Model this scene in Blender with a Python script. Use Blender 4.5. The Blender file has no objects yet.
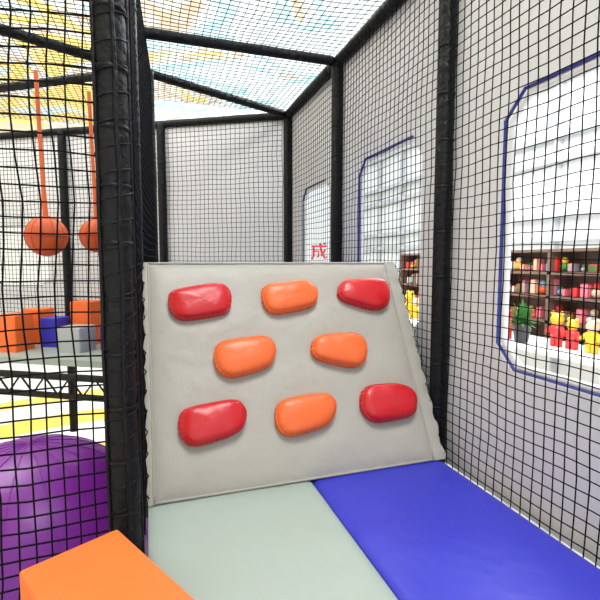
import bpy, bmesh, math, random
from mathutils import Vector, Matrix, noise
random.seed(7)
K=0.64
scn=bpy.context.scene
scn.view_settings.view_transform='Standard'
COL=scn.collection

# ---------------------------------------------------------------- materials
def mat(name,col,rough=0.5,bump=0.0,bscale=8.0,spec=0.5,emit=0.0,var=0.0,bdist=0.02):
    m=bpy.data.materials.new(name); m.use_nodes=True
    nt=m.node_tree; b=nt.nodes['Principled BSDF']
    b.inputs['Base Color'].default_value=(*col,1); b.inputs['Roughness'].default_value=rough
    b.inputs['Specular IOR Level'].default_value=spec
    tc=nt.nodes.new('ShaderNodeTexCoord')
    n=nt.nodes.new('ShaderNodeTexNoise'); n.inputs['Scale'].default_value=bscale; n.inputs['Detail'].default_value=4
    nt.links.new(tc.outputs['Object'],n.inputs['Vector'])
    if var>0:
        hs=nt.nodes.new('ShaderNodeMixRGB'); hs.blend_type='MIX'
        hs.inputs[1].default_value=(*[c*(1-var) for c in col],1); hs.inputs[2].default_value=(*[min(1,c*(1+var)) for c in col],1)
        nt.links.new(n.outputs['Fac'],hs.inputs[0]); nt.links.new(hs.outputs[0],b.inputs['Base Color'])
    if bump>0:
        bp=nt.nodes.new('ShaderNodeBump'); bp.inputs['Strength'].default_value=bump; bp.inputs['Distance'].default_value=bdist
        nt.links.new(n.outputs['Fac'],bp.inputs['Height']); nt.links.new(bp.outputs['Normal'],b.inputs['Normal'])
    if emit>0:
        b.inputs['Emission Color'].default_value=(*col,1); b.inputs['Emission Strength'].default_value=emit
    return m
M_black=mat('black_foam_wrap',(.004,.0045,.006),.5,.6,30,.22)
M_net=mat('black_net_cord',(.004,.004,.006),.8,0,8,.1)
M_wedge=mat('grey_vinyl',(.355,.34,.305),.45,.5,3.0,.4,var=.03,bdist=.05)
M_seam=mat('grey_piping',(.32,.305,.275),.5)
M_mat=mat('pale_grey_vinyl',(.325,.385,.355),.42,.45,2.6,.4,var=.03,bdist=.05)
M_blue=mat('blue_vinyl',(.032,.036,.45),.42,.45,2.6,.4,var=.05,bdist=.05)
M_red=mat('red_vinyl',(.50,.006,.012),.34,.35,14,.5,bdist=.012)
M_orange=mat('orange_vinyl',(.74,.125,.026),.37,.35,14,.45,bdist=.012)
M_orblk=mat('orange_block_vinyl',(.86,.15,.02),.45,.2,6,.4)
M_purple=mat('purple_vinyl',(.19,.012,.31),.35,.2,4,.5)
M_yellow=mat('yellow_vinyl',(.85,.55,.03),.4)
M_stitchr=mat('dark_red_thread',(.2,.003,.006),.6)
M_stitcho=mat('dark_orange_thread',(.4,.05,.01),.6)
M_panel=mat('grey_wall_panel',(.80,.80,.83),.5,.1,2,.3,var=.02)
M_trim=mat('blue_edging',(.04,.05,.30),.4)
M_white=mat('white_paint',(.88,.89,.90),.4)
M_brown=mat('dark_wood',(.19,.12,.09),.5)
M_leaf=mat('leaf_green',(.06,.22,.04),.5,var=.3)
M_pot=mat('dark_pot',(.05,.05,.055),.4)
M_redsign=mat('red_sign_paint',(.55,.02,.03),.4)
M_grey=mat('grey_block_vinyl',(.38,.40,.42),.5)
M_strap=mat('orange_strap',(.6,.11,.02),.6)
M_pink=mat('pink_plastic',(.75,.25,.33),.4)
M_beige=mat('beige_plastic',(.8,.6,.42),.4)
M_steel=mat('grey_metal',(.55,.56,.59),.4)
M_lred=mat('toy_red',(.75,.04,.04),.4)
M_cyan=mat('toy_cyan',(.15,.5,.7),.4)

# ---------------------------------------------------------------- helpers
def mkobj(name,bm,mats,parent=None,smooth=False):
    me=bpy.data.meshes.new(name); bm.normal_update(); bm.to_mesh(me); bm.free()
    for m in (mats if isinstance(mats,(list,tuple)) else [mats]): me.materials.append(m)
    if smooth:
        for p in me.polygons: p.use_smooth=True
    o=bpy.data.objects.new(name,me); COL.objects.link(o)
    if parent: o.parent=parent
    return o
def empty(name):
    o=bpy.data.objects.new(name,None); COL.objects.link(o); o.empty_display_size=.1; return o
def tube(bm,pts,rad,n=6,mi=0,cap=True,closed=False):
    pts=[Vector(p) for p in pts]; rr=rad if isinstance(rad,(list,tuple)) else [rad]*len(pts)
    rings=[]; N=len(pts)
    prev=None
    for i,p in enumerate(pts):
        if closed: d=pts[(i+1)%N]-pts[i-1]
        else: d=pts[min(i+1,N-1)]-pts[max(i-1,0)]
        d.normalize()
        if prev is None:
            a=Vector((0,0,1)) if abs(d.z)<.9 else Vector((1,0,0))
            x=d.cross(a).normalized()
        else:
            x=(prev-d*prev.dot(d)).normalized()
        prev=x; y=d.cross(x)
        rings.append([bm.verts.new(p+(x*math.cos(2*math.pi*k/n+.785)+y*math.sin(2*math.pi*k/n+.785))*rr[i]) for k in range(n)])
    rng=range(N) if closed else range(N-1)
    for i in rng:
        A=rings[i];B=rings[(i+1)%N]
        for k in range(n):
            f=bm.faces.new((A[k],A[(k+1)%n],B[(k+1)%n],B[k])); f.material_index=mi
    if cap and not closed:
        bm.faces.new(rings[0][::-1]).material_index=mi; bm.faces.new(rings[-1]).material_index=mi
def box(bm,c,s,rz=0,bev=0,mi=0,segs=2):
    r=bmesh.ops.create_cube(bm,size=1,matrix=Matrix.Translation(c)@Matrix.Rotation(rz,4,'Z')@Matrix.Diagonal((*s,1)))
    vs=r['verts']; fs={f for v in vs for f in v.link_faces}
    for f in fs: f.material_index=mi
    if bev>0:
        es=list({e for v in vs for e in v.link_edges})
        bmesh.ops.bevel(bm,geom=es,offset=bev,segments=segs,profile=.5,affect='EDGES')
def sphere(bm,c,r,sx=1,sy=1,sz=1,mi=0,u=24,v=14):
    q=bmesh.ops.create_uvsphere(bm,u_segments=u,v_segments=v,radius=r,matrix=Matrix.Translation(c)@Matrix.Diagonal((sx,sy,sz,1)))
    for f in {f for w in q['verts'] for f in w.link_faces}: f.material_index=mi
def nz(v,s=1.0): return noise.noise(Vector(v)*s)

def pole(name,a,b,r=.062,tie=.30,parent=None,wrap=False):
    a=Vector(a);b=Vector(b);L=(b-a).length; d=(b-a)/L
    bm=bmesh.new(); n=max(2,int(L/.03)); pts=[];rad=[]
    side=d.cross(Vector((.3,.9,.2))).normalized(); sd2=d.cross(side)
    for i in range(n+1):
        s=L*i/n; ph=(s/tie)%1; e=min(ph,1-ph)*tie
        rr=r*(1-.07*math.exp(-(e/.02)**2))*(1+.035*nz((s*6,a.x*3,a.y*3))+.015*nz((s*25,a.x,a.y)))
        pts.append(a+d*s+side*.004*nz((s*3,a.y,1))); rad.append(rr)
    tube(bm,pts,rad,16)
    s=tie
    while s<L-.02:   # cable ties
        p=a+d*s; tube(bm,[p-d*.008,p+d*.008],r*1.03,14); s+=tie
    tube(bm,[a+side*r*1.0,b+side*r*1.0],.006,4)
    if wrap:        # lacing cord wound round the pole and the net selvedge
        m=int(L/.012)
        tube(bm,[a+d*(L*i/m)+(side*math.cos(i*.72)+sd2*math.sin(i*.72))*r*1.03 for i in range(m+1)],.0055,4)
        for off in (.9,2.2,3.6):
            tube(bm,[a+d*(L*i/80)+(side*math.cos(off+.15*nz((i*.3,off,0)))+sd2*math.sin(off+.15*nz((i*.3,off,0))))*r*1.05 for i in range(81)],.009,5)
    return mkobj(name,bm,M_black,parent,True)

def net(name,P,lu,lv,cell=.06,r=.0045,amp=.008,step=.18,parent=None):
    """cords of a square safety net over the patch P(u,v) (lengths lu, lv)"""
    bm=bmesh.new()
    nu=max(1,round(lu/cell)); nv=max(1,round(lv/cell))
    def Q(u,v):
        p=P(u,v); a=nz((p.x*2.3+5,p.y*2.3,p.z*2.3)); b=nz((p.x*2.3,p.y*2.3+9,p.z*2.3)); c=nz((p.x*9,p.y*9,p.z*9))
        du=(a*amp*2.2+c*amp*.5)/lu; dv=(b*amp*2.2-c*amp*.5)/lv
        return P(u+du,v+dv)
    ku=max(2,round(lu/step)); kv=max(2,round(lv/step))
    for i in range(nu+1):
        tube(bm,[Q(i/nu,j/kv) for j in range(kv+1)],r,4,cap=False)
    for j in range(nv+1):
        tube(bm,[Q(i/ku,j/nv) for i in range(ku+1)],r,4,cap=False)
    return mkobj(name,bm,M_net,parent)
def quadP(a,b,c,d):
    a,b,c,d=map(Vector,(a,b,c,d))
    return lambda u,v:(a*(1-u)+b*u)*(1-v)+(d*(1-u)+c*u)*v

ZT=3.35
# ---------------------------------------------------------------- platform floor
def cushion(name,x0,x1,y0,y1,z0,z1,m):
    """vinyl covered floor mat, gently puffed, with rounded borders"""
    bm=bmesh.new(); nx,ny=24,60
    def h(x,y):
        e=min(x-x0,x1-x,y-y0,y1-y)
        return z1-.022*(1 if e<=0 else math.exp(-e/.02))*1+.006*nz((x*2,y*2,5))*(1-math.exp(-e/.1))
    xs=[x0,x0+.004,x0+.012,x0+.03]+[x0+.06+(x1-x0-.12)*i/nx for i in range(nx+1)]+[x1-.03,x1-.012,x1-.004,x1]
    ys=[y0,y0+.004,y0+.012,y0+.03]+[y0+.06+(y1-y0-.12)*i/ny for i in range(ny+1)]+[y1-.03,y1-.012,y1-.004,y1]
    g=[[bm.verts.new((x,y,h(x,y))) for x in xs] for y in ys]
    for j in range(len(ys)-1):
        for i in range(len(xs)-1): bm.faces.new((g[j][i],g[j][i+1],g[j+1][i+1],g[j+1][i]))
    loop=[g[0][i] for i in range(len(xs))]+[g[j][-1] for j in range(1,len(ys))]+[g[-1][i] for i in range(len(xs)-2,-1,-1)]+[g[j][0] for j in range(len(ys)-2,0,-1)]
    low=[bm.verts.new((v.co.x,v.co.y,z0)) for v in loop]; n=len(loop)
    for i in range(n): bm.faces.new((loop[(i+1)%n],loop[i],low[i],low[(i+1)%n]))
    bm.faces.new(low[::-1])
    return mkobj(name,bm,m,None,True)
bm=bmesh.new(); box(bm,(.885,2.9,-.16),(1.83,7.0,.16)); mkobj('floor',bm,M_black)
cushion('floor_mat',-.04,.893,-.55,4.6,-.08,0,M_mat)
cushion('floor_mat',.897,1.81,-.55,4.6,-.08,0,M_blue)
bm=bmesh.new(); box(bm,(-.24,.75,-.04),(.38,2.5,.08),bev=.02); mkobj('side_step_mat',bm,M_mat)

# orange block (rotated)
ang=math.atan2(.16,.301)
c0=Vector((-.118,1.865,0)); u1=Vector((-.301,-.16,0)).normalized(); u2=Vector((.223,-.478,0)).normalized()
cc=c0+u1*.17+u2*.42-Vector((.012,0,0))
bm=bmesh.new(); box(bm,(cc.x,cc.y,.127),(.345,.84,.245),rz=ang,bev=.010,segs=3)
mkobj('orange_foam_block',bm,M_orblk,None,False)

# ---------------------------------------------------------------- climbing wedge
Y0,YT,H=2.45,3.15,1.3
Lr=math.hypot(YT-Y0,H); up=Vector((0,(YT-Y0)/Lr,H/Lr)); nrm=Vector((0,-H/Lr,(YT-Y0)/Lr))
def S(s,r,h=0): return Vector((s,Y0,0))+up*r+nrm*h
XL,XR=-.02,1.745
W=empty('climbing_wedge')
bm=bmesh.new()
prof=[(Y0,.003),(YT,H-.003),(YT+.12,H-.003),(YT+.12,.003)]
va=[bm.verts.new((XL,y,z)) for y,z in prof]; vb=[bm.verts.new((XR,y,z)) for y,z in prof]
bm.faces.new(va); bm.faces.new(vb[::-1])
for i in range(4): bm.faces.new((va[(i+1)%4],va[i],vb[i],vb[(i+1)%4]))
bmesh.ops.recalc_face_normals(bm,faces=bm.faces)
bmesh.ops.bevel(bm,geom=list(bm.edges),offset=.022,segments=4,profile=.5,affect='EDGES')
mkobj('padded_body',bm,M_wedge,W,True)
PC=[(.32,1.19),(.93,1.2),(1.5,1.2),(.57,.8),(1.21,.8),(.33,.41),(.92,.41),(1.5,.42)]
bm=bmesh.new(); nx,nr=90,66; g=[]
for j in range(nr+1):
    row=[]
    for i in range(nx+1):
        s=XL+.012+(XR-XL-.024)*i/nx; r=.012+(Lr-.024)*j/nr
        e=min(i/nx,1-i/nx)*(XR-XL); f=min(j/nr,1-j/nr)*Lr; q=min(e,f)
        puff=.024*(1-math.exp(-q/.045))
        dent=sum(.008*math.exp(-(((s-a)/.26)**2+((r-b)/.17)**2)**2) for a,b in PC)
        row.append(bm.verts.new(S(s,r,-.004+puff-dent+.007*nz((s*2.2,r*2.2,3))*(1-math.exp(-q/.1))+.004*nz((s*9,r*6,1))*math.exp(-q/.08))))
    g.append(row)
for j in range(nr):
    for i in range(nx): bm.faces.new((g[j][i],g[j][i+1],g[j+1][i+1],g[j+1][i]))
mkobj('cover',bm,M_wedge,W,True)
bm=bmesh.new()
per=[S(XL+.012,.012,.0),S(XR-.012,.012,.0),S(XR-.012,Lr-.012,.0),S(XL+.012,Lr-.012,.0)]
for i in range(4):
    A,B=per[i],per[(i+1)%4]
    tube(bm,[A.lerp(B,k/40)+nrm*.003*nz((k*.7,i*5,0)) for k in range(41)],.008,8)
mkobj('piping',bm,M_seam,W,True)
def flap(name,xa,xb,seed,h0):
    bm=bmesh.new(); n=90; cols=[]
    for k in range(5):
        f=k/4; c=[]
        for j in range(n+1):
            r=.005+(Lr-.01)*j/n; wv=.004*math.sin(j*.62+seed)+.006*nz((j*.25,seed,0))
            c.append(bm.verts.new(S(xa+(xb-xa)*f+wv*f,r,h0+.006*math.sin(f*math.pi)+wv*.8*f)))
        cols.append(c)
    for a,b in zip(cols,cols[1:]):
        for j in range(n):
            vs=(a[j],b[j],b[j+1],a[j+1]); bm.faces.new(vs if xb>xa else vs[::-1])
    mkobj(name,bm,M_wedge,W,True)
flap('right_flap',XR-.02,1.822,0,.002); flap('left_flap',XL+.02,XL-.022,2,-.004)
bm=bmesh.new()
for xo,xi in ((1.86,1.812),(XL-.05,XL-.014)):
    pts=[]
    for j in range(25):
        r=.04+(Lr-.08)*j/24
        pts.append(S(xo if j%2 else xi,r,-.02 if j%2 else .008))
    tube(bm,pts,.0035,4)
mkobj('lacing_cord',bm,M_net,W)
pads=[('R',[(0.108,1.207),(0.135,1.263),(0.435,1.315),(0.513,1.277),(0.523,1.166),(0.482,1.088),(0.199,1.051),(0.128,1.095)]),
('O',[(0.716,1.242),(0.758,1.295),(1.04,1.322),(1.12,1.296),(1.134,1.201),(1.082,1.118),(0.799,1.069),(0.729,1.115)]),
('R',[(1.273,1.246),(1.334,1.317),(1.641,1.33),(1.70,1.286),(1.69,1.17),(1.632,1.084),(1.516,1.08),(1.281,1.166)]),
('O',[(0.365,0.835),(0.408,0.906),(0.692,0.931),(0.763,0.899),(0.778,0.808),(0.72,0.715),(0.469,0.66),(0.38,0.711)]),
('O',[(1.006,0.843),(1.061,0.911),(1.339,0.919),(1.415,0.877),(1.414,0.767),(1.363,0.678),(1.272,0.67),(1.012,0.752)]),
('R',[(0.134,0.439),(0.166,0.511),(0.464,0.542),(0.534,0.504),(0.544,0.418),(0.492,0.335),(0.226,0.282),(0.151,0.33)]),
('O',[(0.701,0.426),(0.751,0.509),(1.043,0.527),(1.114,0.494),(1.119,0.409),(1.046,0.316),(0.789,0.272),(0.712,0.316)]),
('R',[(1.279,0.459),(1.342,0.547),(1.584,0.541),(1.70,0.488),(1.70,0.39),(1.646,0.309),(1.365,0.293),(1.285,0.353)])]
def outline(p,n):
    p=[Vector(q) for q in p]
    q=[]
    for i in range(len(p)):
        a=p[i-1];b=p[i];c=p[(i+1)%len(p)]
        q+=[b+(a-b).normalized()*min(.03,(a-b).length*.33), b+(c-b).normalized()*min(.03,(c-b).length*.33)]
    p=q
    for _ in range(n):
        q=[]
        for i in range(len(p)):
            a=p[i];b=p[(i+1)%len(p)]; q+= [a*.75+b*.25,a*.25+b*.75]
        p=q
    L=[0]
    for i in range(len(p)): L.append(L[-1]+(p[(i+1)%len(p)]-p[i]).length)
    out=[];k=0;N=170
    for i in range(N):
        t=L[-1]*i/N
        while L[k+1]<t: k+=1
        f=(t-L[k])/(L[k+1]-L[k]+1e-9); out.append(p[k].lerp(p[(k+1)%len(p)],f))
    return out
for k,(c,p) in enumerate(pads):
    P=outline(p,2); N=len(P); ctr=sum(P,Vector((0,0)))/N
    off=Vector((.010,.018))
    P=[ctr+Vector(((q-ctr).x*.985,(q-ctr).y*.985))-off for q in P]; ctr=ctr-off
    bm=bmesh.new()
    prof=[(1.0,0.0),(1.010,.015),(1.010,.034),(.992,.046),(.982,.043),(.962,.054),(.91,.067),(.80,.077),(.6,.084),(.3,.087)]
    rings=[]
    for w,h in prof:
        ring=[]
        for i,q in enumerate(P):
            ruf=0
            if .95<w: ruf=.0014*math.sin(i*2*math.pi*34/N)*(1+.8*nz((i*.2,k,9)))+.0035*nz((i*.45,k*3.1,w*4))
            d=(q-ctr); x=ctr+d*w+d.normalized()*ruf
            wr=.005*nz((x.x*11,x.y*11,k))*(h>.048)+.003*nz((i*.5,w*2,k*2))*(.85<w<.97)
            ring.append(bm.verts.new(S(x.x,x.y,.014+h+wr)))
        rings.append(ring)
    for a,b in zip(rings,rings[1:]):
        for i in range(N): bm.faces.new((a[i],a[(i+1)%N],b[(i+1)%N],b[i]))
    cv=bm.verts.new(S(ctr.x,ctr.y,.102))
    for i in range(N): bm.faces.new((rings[-1][i],rings[-1][(i+1)%N],cv))
    sp=[S(*(ctr+(q-ctr)*.990),.014+.046) for q in P]
    tube(bm,sp,.003,5,mi=0,closed=True)
    for i in range(0,N,5):
        a=S(*(ctr+(P[i]-ctr)*1.010),.014+.036); b=S(*(ctr+(P[i]-ctr)*.972),.014+.050)
        tube(bm,[a,(a+b)/2+nrm*.004,b],.0017,4,mi=1)
    bmesh.ops.recalc_face_normals(bm,faces=bm.faces)
    mkobj('climbing_pad_%d'%(k+1),bm,[M_red if c=='R' else M_orange,M_stitchr if c=='R' else M_stitcho],W,True)

bm=bmesh.new(); box(bm,(.92,3.86,.650),(1.66,1.14,1.296),bev=.02); mkobj('blue_landing_block',bm,M_blue)

# ---------------------------------------------------------------- wall panels with octagonal windows
def panel(name,mods,frame,z0=-.1,z1=ZT-.02):
    bm=bmesh.new()
    rims=[]
    for t0,t1,h in mods:
        if h is None:
            bm.faces.new([bm.verts.new(frame(*q)) for q in ((t0,z0,0),(t1,z0,0),(t1,z1,0),(t0,z1,0))]); continue
        a0,a1,b0,b1,c=h
        o=[(a0+c,b0),(a1-c,b0),(a1,b0+c),(a1,b1-c),(a1-c,b1),(a0+c,b1),(a0,b1-c),(a0,b0+c)]
        O=[bm.verts.new(frame(t,z,0)) for t,z in o]
        C=[bm.verts.new(frame(t,z,0)) for t,z in ((t0,z0),(t1,z0),(t1,z1),(t0,z1))]
        for f in ((C[0],C[1],O[1],O[0]),(C[1],O[2],O[1]),(C[1],C[2],O[3],O[2]),(C[2],O[4],O[3]),(C[2],C[3],O[5],O[4]),(C[3],O[6],O[5]),(C[3],C[0],O[7],O[6]),(C[0],O[0],O[7])):
            bm.faces.new(f)
        rims.append(o)
    bmesh.ops.remove_doubles(bm,verts=bm.verts,dist=.001)
    bmesh.ops.recalc_face_normals(bm,faces=bm.faces)
    bmesh.ops.solidify(bm,geom=list(bm.faces),thickness=.03)
    mkobj(name,bm,M_panel)
    return rims
def frame_win(name,o,f):
    bm=bmesh.new()
    tube(bm,[f(t,z,.012) for t,z in o],.012,8,closed=True,mi=0)
    cx=sum(t for t,z in o)/8; cz=sum(z for t,z in o)/8
    tube(bm,[f(cx+(t-cx)*.955,cz+(z-cz)*.97,-.01) for t,z in o],.022,8,closed=True,mi=1)
    mkobj(name,bm,[M_trim,M_white],None,True)
fr=lambda t,z,d:Vector((1.97-d,t,z))
mods=[(-.9,.8,(-.6,.25,.7,2.22,.14)),(.8,2.64,(1.15,2.17,.68,2.24,.14)),(2.64,4.48,(2.98,4.08,.68,2.27,.14)),(4.48,6.29,(4.8,5.78,.68,2.25,.14))]
for i,o in enumerate(panel('wall_right',mods,fr)): frame_win('window_%d'%(i+1),o,fr)
B0=Vector((1.97,6.30,0)); BD=Vector((-1,.6,0)).normalized(); BN=Vector((-.6,-1,0)).normalized()
fb=lambda t,z,d:B0+BD*t+Vector((0,0,z))+BN*d
for o in panel('wall_back',[(0,1.95,None),(1.95,3.75,None),(3.75,5.6,(4.1,5.2,.9,1.9,.14)),(5.6,7.6,None)],fb,z0=-.05,z1=ZT): frame_win('window_5',o,fb)

# ---------------------------------------------------------------- nets
XN=1.865
net('safety_net',quadP((XN,-.7,-.08),(XN,6.28,-.08),(XN,6.28,ZT),(XN,-.7,ZT)),6.98,3.43,cell=.064,r=.0032,amp=.010)
net('safety_net',lambda u,v:fb(.12+u*7.3,-.02+v*3.36,.10),7.3,3.36,cell=.07,r=.0042)
net('safety_net',quadP((-.17,2.13,-1.5),(-3.0,2.13,-1.5),(-3.0,2.13,ZT),(-.17,2.13,ZT)),2.83,4.85,cell=.066,r=.0044,amp=.014)
def lp(u,v):
    y=2.2+u*3.1; x=-.055 if y<3.35 else -.055+(y-3.35)/1.95*.12
    return Vector((x,y,v*ZT))
net('safety_net',lp,3.1,ZT,cell=.064,r=.0056)
def ceilP(u,v): 
    return Vector((-.05+u*1.9,-.7+v*7.0,ZT+.03-.05*math.sin(math.pi*u)*abs(math.sin(math.pi*(v*7-.7-.8)/1.84))))
net('ceiling_net',ceilP,1.9,7.0,cell=.07,r=.0034)
net('ceiling_net',lambda u,v:Vector((-3.4+u*3.3,2.13+v*5.6,ZT+.02)),3.3,5.6,cell=.07,r=.0034)

# ---------------------------------------------------------------- foam padded frame poles
for y in (.80,2.64,4.48,6.25): pole('foam_padded_pole',(1.89,y,-1.5),(1.89,y,ZT),r=.058)
pole('foam_padded_pole',(-.135,2.13,-1.5),(-.135,2.13,ZT+1.2),r=.068,tie=.24,wrap=True)
pole('foam_padded_pole',(-.10,3.42,-1.5),(-.10,3.42,ZT))
pole('foam_padded_pole',(.05,5.36,-1.5),(.05,5.36,ZT),r=.05)
p=fb(2.0,0,.08); pole('foam_padded_pole',(p.x,p.y,-1.5),(p.x,p.y,ZT))
p=fb(3.72,0,.08); pole('foam_padded_pole',(p.x,p.y,-1.5),(p.x,p.y,ZT))
pole('foam_padded_rail',(1.89,-.7,ZT),(1.89,6.25,ZT),r=.055)
for y in (.8,2.64,4.48): pole('foam_padded_rail',(1.84,y,ZT),(-.05,y,ZT),r=.045)
pole('foam_padded_rail',(1.84,6.24,ZT),(-1.6,4.62,ZT),r=.045)
pole('foam_padded_rail',(-.08,-.7,ZT),(-.08,5.3,ZT),r=.05)
a=fb(.1,ZT,.06);b=fb(7.4,ZT,.06); pole('foam_padded_rail',a,b,r=.05)
pole('foam_padded_rail',(.05,5.3,ZT),(-2.4,6.9,ZT),r=.045)
pole('foam_padded_rail',(-.2,2.13,ZT),(-3.0,2.13,ZT),r=.05)
pole('foam_padded_rail',(-.6,2.2,ZT),(-2.9,6.6,ZT),r=.045)

# ---------------------------------------------------------------- far-left platform
q=[Vector((-.13,5.7,0)),Vector((-3.6,7.75,0)),Vector((-4.6,9.6,0)),Vector((-.13,7.2,0))]
bm=bmesh.new(); v=[bm.verts.new(p) for p in q]; bm.faces.new(v)
bmesh.ops.recalc_face_normals(bm,faces=bm.faces)
bmesh.ops.solidify(bm,geom=list(bm.faces),thickness=.08)
mkobj('floor_side_platform',bm,M_mat)
F1=Vector((-.2,5.66,0));F2=Vector((-3.6,7.67,0))
bm=bmesh.new()
for dz,r in ((-.12,.045),(-.36,.04)):
    tube(bm,[F1+Vector((0,0,dz)),F2+Vector((0,0,dz))],r,10)
n=22
tube(bm,[F1.lerp(F2,i/n)+Vector((0,0,-.13 if i%2 else -.35)) for i in range(n+1)],.016,6)
mkobj('platform_edge_truss',bm,M_black)
for nm,x,y,w,h,m in (('blue_foam_block',-2.16,7.35,.36,.48,M_blue),('orange_foam_block',-1.80,7.16,.34,.58,M_orblk),('orange_foam_block',-1.62,7.72,.32,.60,M_orblk),
    ('grey_foam_block',-.98,6.85,.36,.42,M_grey),('blue_foam_block',-1.32,7.35,.28,.50,M_blue),('orange_foam_block',-.90,7.42,.34,.72,M_orblk),('purple_foam_block',-.48,6.85,.3,.40,M_purple)):
    bm=bmesh.new(); box(bm,(x,y,h/2+.003),(w,w,h),rz=-.5,bev=.02); mkobj(nm,bm,m)
M_ball=mat('ball_orange',(.50,.085,.02),.5,.3,20,.3)
for x,y,z,r in ((-1.06,5.62,1.58,.215),(-.60,6.1,1.62,.20)):
    E=empty('hanging_foam_ball')
    bm=bmesh.new(); sphere(bm,(x,y,z),r,u=32,v=20)
    for t in range(6):
        a=math.pi*t/6
        tube(bm,[(x+math.cos(a)*math.cos(f)*r*1.005,y+math.sin(a)*math.cos(f)*r*1.005,z+math.sin(f)*r*1.005) for f in [i*2*math.pi/32 for i in range(32)]],.004,4,mi=1,closed=True)
    tube(bm,[(x+math.cos(f)*r*1.02,y+math.sin(f)*r*1.02,z) for f in [i*2*math.pi/32 for i in range(32)]],.008,5,mi=1,closed=True)
    mkobj('ball',bm,[M_ball,M_stitcho],E,True)
    bm=bmesh.new(); tube(bm,[(x,y,z+r*.97),(x-.01,y,z+.6),(x-.03,y,ZT-.03)],[.03,.022,.022],8)
    mkobj('strap',bm,M_strap,E)

bm=bmesh.new(); sphere(bm,(-.86,3.62,-.90),.90,u=48,v=28); 
for t in range(8):
    a=math.pi*t/8
    tube(bm,[(-.86+math.cos(a)*math.cos(f)*.902,3.62+math.sin(a)*math.cos(f)*.902,-.90+math.sin(f)*.902) for f in [i*2*math.pi/64 for i in range(64)]],.003,4,closed=True)
mkobj('purple_inflatable_ball',bm,M_purple,None,True)

# ---------------------------------------------------------------- lower ground
def ring_mat():
    m=bpy.data.materials.new('ring_floor'); m.use_nodes=True; nt=m.node_tree; b=nt.nodes['Principled BSDF']; b.inputs['Roughness'].default_value=.35
    tc=nt.nodes.new('ShaderNodeTexCoord'); vd=nt.nodes.new('ShaderNodeVectorMath'); vd.operation='DISTANCE'
    vd.inputs[1].default_value=(-.5*K,5.2*K,-1.5*K); nt.links.new(tc.outputs['Object'],vd.inputs[0])
    mr=nt.nodes.new('ShaderNodeMath'); mr.operation='DIVIDE'; mr.inputs[1].default_value=8*K
    nt.links.new(vd.outputs['Value'],mr.inputs[0])
    r=nt.nodes.new('ShaderNodeValToRGB'); r.color_ramp.interpolation='CONSTANT'
    nt.links.new(mr.outputs[0],r.inputs[0])
    el=r.color_ramp.elements; cols=[(0,(.85,.55,.04)),(.15,(.85,.85,.82)),(.24,(.35,.48,.08)),(.28,(.88,.60,.05)),(.38,(.88,.88,.85)),(.52,(.88,.62,.06)),(.62,(.85,.85,.83)),(.74,(.85,.6,.1)),(.82,(.8,.8,.8))]
    el[0].position=0; el[0].color=(*cols[0][1],1); el[1].position=cols[1][0]; el[1].color=(*cols[1][1],1)
    for p_,c_ in cols[2:]:
        e=el.new(p_); e.color=(*c_,1)
    nt.links.new(r.outputs[0],b.inputs['Base Color']); return m
bm=bmesh.new(); box(bm,(-2,7.5,-1.78),(9,16,.04)); mkobj('floor_ring_mat',bm,ring_mat())
M_tile=mat('mall_tile',(.80,.80,.79),.15,0,1,.5)
bm=bmesh.new(); box(bm,(2,8,-1.86),(30,34,.08)); mkobj('floor_mall',bm,M_tile)
# ---------------------------------------------------------------- mall surroundings
def ceil_mat():
    m=bpy.data.materials.new('backlit_mural_ceiling'); m.use_nodes=True; nt=m.node_tree; b=nt.nodes['Principled BSDF']
    tc=nt.nodes.new('ShaderNodeTexCoord')
    n=nt.nodes.new('ShaderNodeTexNoise'); n.inputs['Scale'].default_value=.45; n.inputs['Detail'].default_value=3; n.inputs['Distortion'].default_value=1.2
    nt.links.new(tc.outputs['Object'],n.inputs['Vector'])
    sx=nt.nodes.new('ShaderNodeSeparateXYZ'); nt.links.new(tc.outputs['Object'],sx.inputs[0])
    mr=nt.nodes.new('ShaderNodeMapRange'); mr.inputs['From Min'].default_value=3.0; mr.inputs['From Max'].default_value=-3.0
    mr.inputs['To Min'].default_value=-.22; mr.inputs['To Max'].default_value=.20
    nt.links.new(sx.outputs['X'],mr.inputs['Value'])
    ad=nt.nodes.new('ShaderNodeMath'); nt.links.new(n.outputs['Fac'],ad.inputs[0]); nt.links.new(mr.outputs[0],ad.inputs[1])
    r=nt.nodes.new('ShaderNodeValToRGB'); nt.links.new(ad.outputs[0],r.inputs[0]); el=r.color_ramp.elements
    cols=[(0,(.84,.88,.92)),(.36,(.80,.88,.92)),(.42,(.36,.66,.76)),(.47,(.82,.90,.92)),(.52,(.60,.42,.28)),(.55,(.70,.80,.82)),(.60,(.80,.60,.18)),(.68,(.86,.66,.2)),(.75,(.60,.74,.78)),(.9,(.9,.88,.8))]
    el[0].position=0; el[0].color=(*cols[0][1],1); el[1].position=1; el[1].color=(*cols[-1][1],1)
    for p_,c_ in cols[1:-1]:
        e=el.new(p_); e.color=(*c_,1)
    nt.links.new(r.outputs[0],b.inputs['Base Color']); nt.links.new(r.outputs[0],b.inputs['Emission Color']); b.inputs['Emission Strength'].default_value=.85  # emission added so the mural ceiling helps light the hall below
    return m
bm=bmesh.new(); box(bm,(2,8,7.05),(30,34,.1)); mkobj('ceiling',bm,ceil_mat())
bm=bmesh.new(); box(bm,(10.2,8,2.6),(.2,34,9)); 
for z in (1.9,2.5,3.9,4.5,5.9): box(bm,(10.0,8,z),(.3,34,.14),mi=1)
for i in range(17): box(bm,(10.02,-6+i*1.9,2.6),(.22,.10,8.6),mi=1)
mkobj('wall_mall_right',bm,[M_white,M_steel])
bm=bmesh.new(); box(bm,(2,22,2.6),(30,.2,9)); mkobj('wall_mall_back',bm,M_white)
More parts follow.
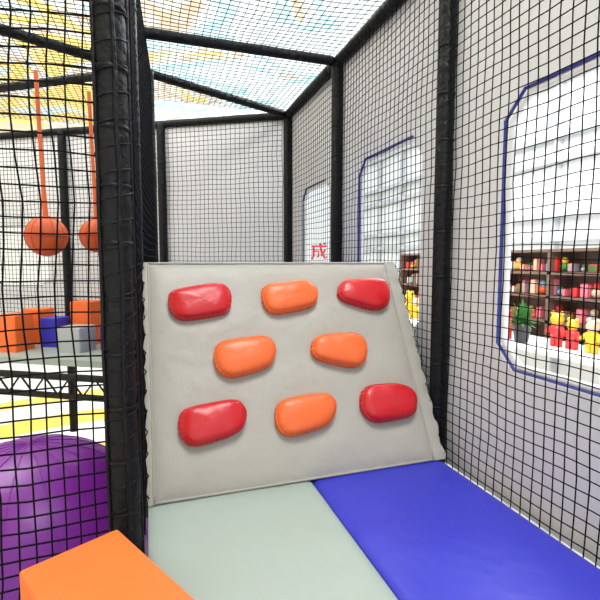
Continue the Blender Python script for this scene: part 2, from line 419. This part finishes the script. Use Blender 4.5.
bm=bmesh.new(); box(bm,(-9,8,2.6),(.2,34,9)); mkobj('wall_mall_left',bm,M_white)
bm=bmesh.new()
box(bm,(5.78,5.5,-.15),(.06,7,3.2)); 
for z in (.45,.80,1.14,1.46): box(bm,(5.55,5.5,z),(.4,7,.04))
for i in range(8): box(bm,(5.55,2.0+i,-.15),(.4,.05,3.2))
mkobj('display_shelf',bm,M_brown)
bm=bmesh.new(); cm=[M_lred,M_yellow,M_orange,M_pink,M_beige,M_white,M_cyan,M_leaf,M_grey]
for z in (.475,.825,1.165):
    y=2.1
    while y<8.9:
        w=random.uniform(.06,.13); h=random.uniform(.10,.24)
        if random.random()<.55: box(bm,(5.5,y,z+h/2),(.14,w,h),bev=.01,mi=random.randrange(9))
        else:
            sphere(bm,(5.5,y,z+h*.3),h*.3,mi=random.randrange(9),u=10,v=6); sphere(bm,(5.5,y,z+h*.72),h*.22,mi=random.randrange(9),u=10,v=6)
        y+=w+random.uniform(.02,.06)
mkobj('shelf_merchandise',bm,cm)
bm=bmesh.new(); box(bm,(4.45,4.6,.30),(.7,6.2,.06),bev=.01); box(bm,(4.55,4.6,-.75),(.5,6.1,2.08),mi=0)
for z in (-.05,-.55,-1.05): box(bm,(4.28,4.6,z),(.12,6.1,.02),mi=1)
for i in range(9): box(bm,(4.26,1.6+i*.75,-.75),(.1,.02,2.0),mi=1)
mkobj('display_counter',bm,[M_white,M_steel])
bm=bmesh.new()
y=1.8
while y<7.2:
    if 4.05<y<4.6: y=4.62
    h=random.uniform(.28,.5); body=random.choice([0,0,1,1,2,4]); hd=random.choice([0,1,4,1,2]); x=4.35+random.uniform(-.08,.1); z=.335
    tube(bm,[(x,y-.04,z),(x,y-.035,z+h*.3)],[.035,.04],8,mi=body); tube(bm,[(x,y+.04,z),(x,y+.035,z+h*.3)],[.035,.04],8,mi=body)
    sphere(bm,(x,y,z+h*.45),h*.2,sz=1.2,mi=body,u=12,v=8); sphere(bm,(x,y,z+h*.8),h*.19,mi=hd,u=12,v=8)
    for s in (-1,1):
        tube(bm,[(x,y+s*h*.15,z+h*.55),(x-.03,y+s*h*.33,z+h*.38)],[.03,.022],6,mi=body)
        sphere(bm,(x,y+s*h*.15,z+h*.98),h*.07,mi=hd,u=8,v=6)
    y+=random.uniform(.18,.3)
mkobj('toy_figure_display',bm,cm)
E=empty('potted_plant')
px,py,pz=4.27,4.34,.335
bm=bmesh.new(); tube(bm,[(px,py,pz),(px,py,pz+.02),(px,py,pz+.2),(px,py,pz+.22)],[.07,.08,.11,.12],16); mkobj('pot',bm,M_pot,E,True)
bm=bmesh.new()
for i in range(150):
    a=random.uniform(0,6.28); el=random.uniform(-.1,1.5); L=random.uniform(.12,.34)
    d=Vector((math.cos(a)*math.cos(el)*.7,math.sin(a)*math.cos(el)*.7,math.sin(el)+.15)); s=d.cross(Vector((0,0,1))).normalized()*.02
    b0=Vector((px,py,pz+.2)); m_=b0+d*L*.6; t_=b0+d*L+Vector((0,0,-.05))
    vv=[bm.verts.new(q_) for q_ in (b0,m_+s,t_,m_-s)]; bm.faces.new(vv)
mkobj('leaves',bm,M_leaf,E)
bm=bmesh.new()
def stroke(cx,cy,cz,pts,s):
    tube(bm,[(cx+p[0]*s,cy-p[0]*s*.3,cz+p[1]*s) for p in pts],.024,4)
for k,cx in enumerate((3.2,3.62)):
    cy=8.9-k*.12
    for pts in ([(0,.8),(.9,.8)],[(0.1,.8),(.1,.2),(0,0)],[(.15,.5),(.4,.5),(.4,.2),(.3,.15)],[(.5,1),(.55,.5),(.8,.05),(.9,.2)],[(.8,.6),(.55,.2)],[(.7,1),(.8,.9)]):
        stroke(cx,cy,1.35,pts,.34)
mkobj('red_shop_sign',bm,M_redsign)

# ---------------------------------------------------------------- bake the real-world scale (module = 1.2 m)
bpy.context.view_layer.update()
for o in list(scn.objects):
    if o.type=='MESH':
        o.data.transform(Matrix.Scale(K,4))
        if o.parent is None and not o.name.startswith(('ceiling','floor','wall')):
            n=len(o.data.vertices); lo=Vector([min(v.co[i] for v in o.data.vertices) for i in range(3)]); hi=Vector([max(v.co[i] for v in o.data.vertices) for i in range(3)])
            c=(lo+hi)/2; o.data.transform(Matrix.Translation(-c)); o.location=c

# ---------------------------------------------------------------- lights
def area(name,loc,size,power,rot=(0,0,0),col=(1,1,1)):
    l=bpy.data.lights.new(name,'AREA'); l.shape='SQUARE'; l.size=size*K; l.energy=power; l.color=col
    o=bpy.data.objects.new(name,l); o.location=Vector(loc)*K; o.rotation_euler=rot; COL.objects.link(o)
area('ceiling_light',(.9,.2,6.7),2.2,190,col=(1,.99,.97))  # area lamps here are added for soft overall brightness, no fixtures
area('ceiling_light',(-3,6,6.7),3.0,150)
area('ceiling_light',(3.2,9.5,6.7),3.5,200)
area('ceiling_light',(6.5,6,6.7),4.0,320,col=(.96,.98,1))  # added lamp to brighten the shop beyond the windows
w=bpy.data.worlds.new('World'); scn.world=w; w.use_nodes=True
w.node_tree.nodes['Background'].inputs[0].default_value=(.96,.98,1,1); w.node_tree.nodes['Background'].inputs[1].default_value=1.5

# ---------------------------------------------------------------- camera
s_,c_=.314,.9494; sp,cp=.0837,.9965
Fv=Vector((s_*cp,c_*cp,-sp)); Rv=Vector((c_,-s_,0)); Uv=Rv.cross(Fv)
cam=bpy.data.cameras.new('camera'); cam.sensor_width=36; cam.lens=454/600*36; cam.clip_start=.02
co=bpy.data.objects.new('camera',cam); COL.objects.link(co)
m=Matrix((Rv,Uv,-Fv)).transposed().to_4x4(); m.translation=Vector((0,0,1.3))*K; co.matrix_world=m
scn.camera=co
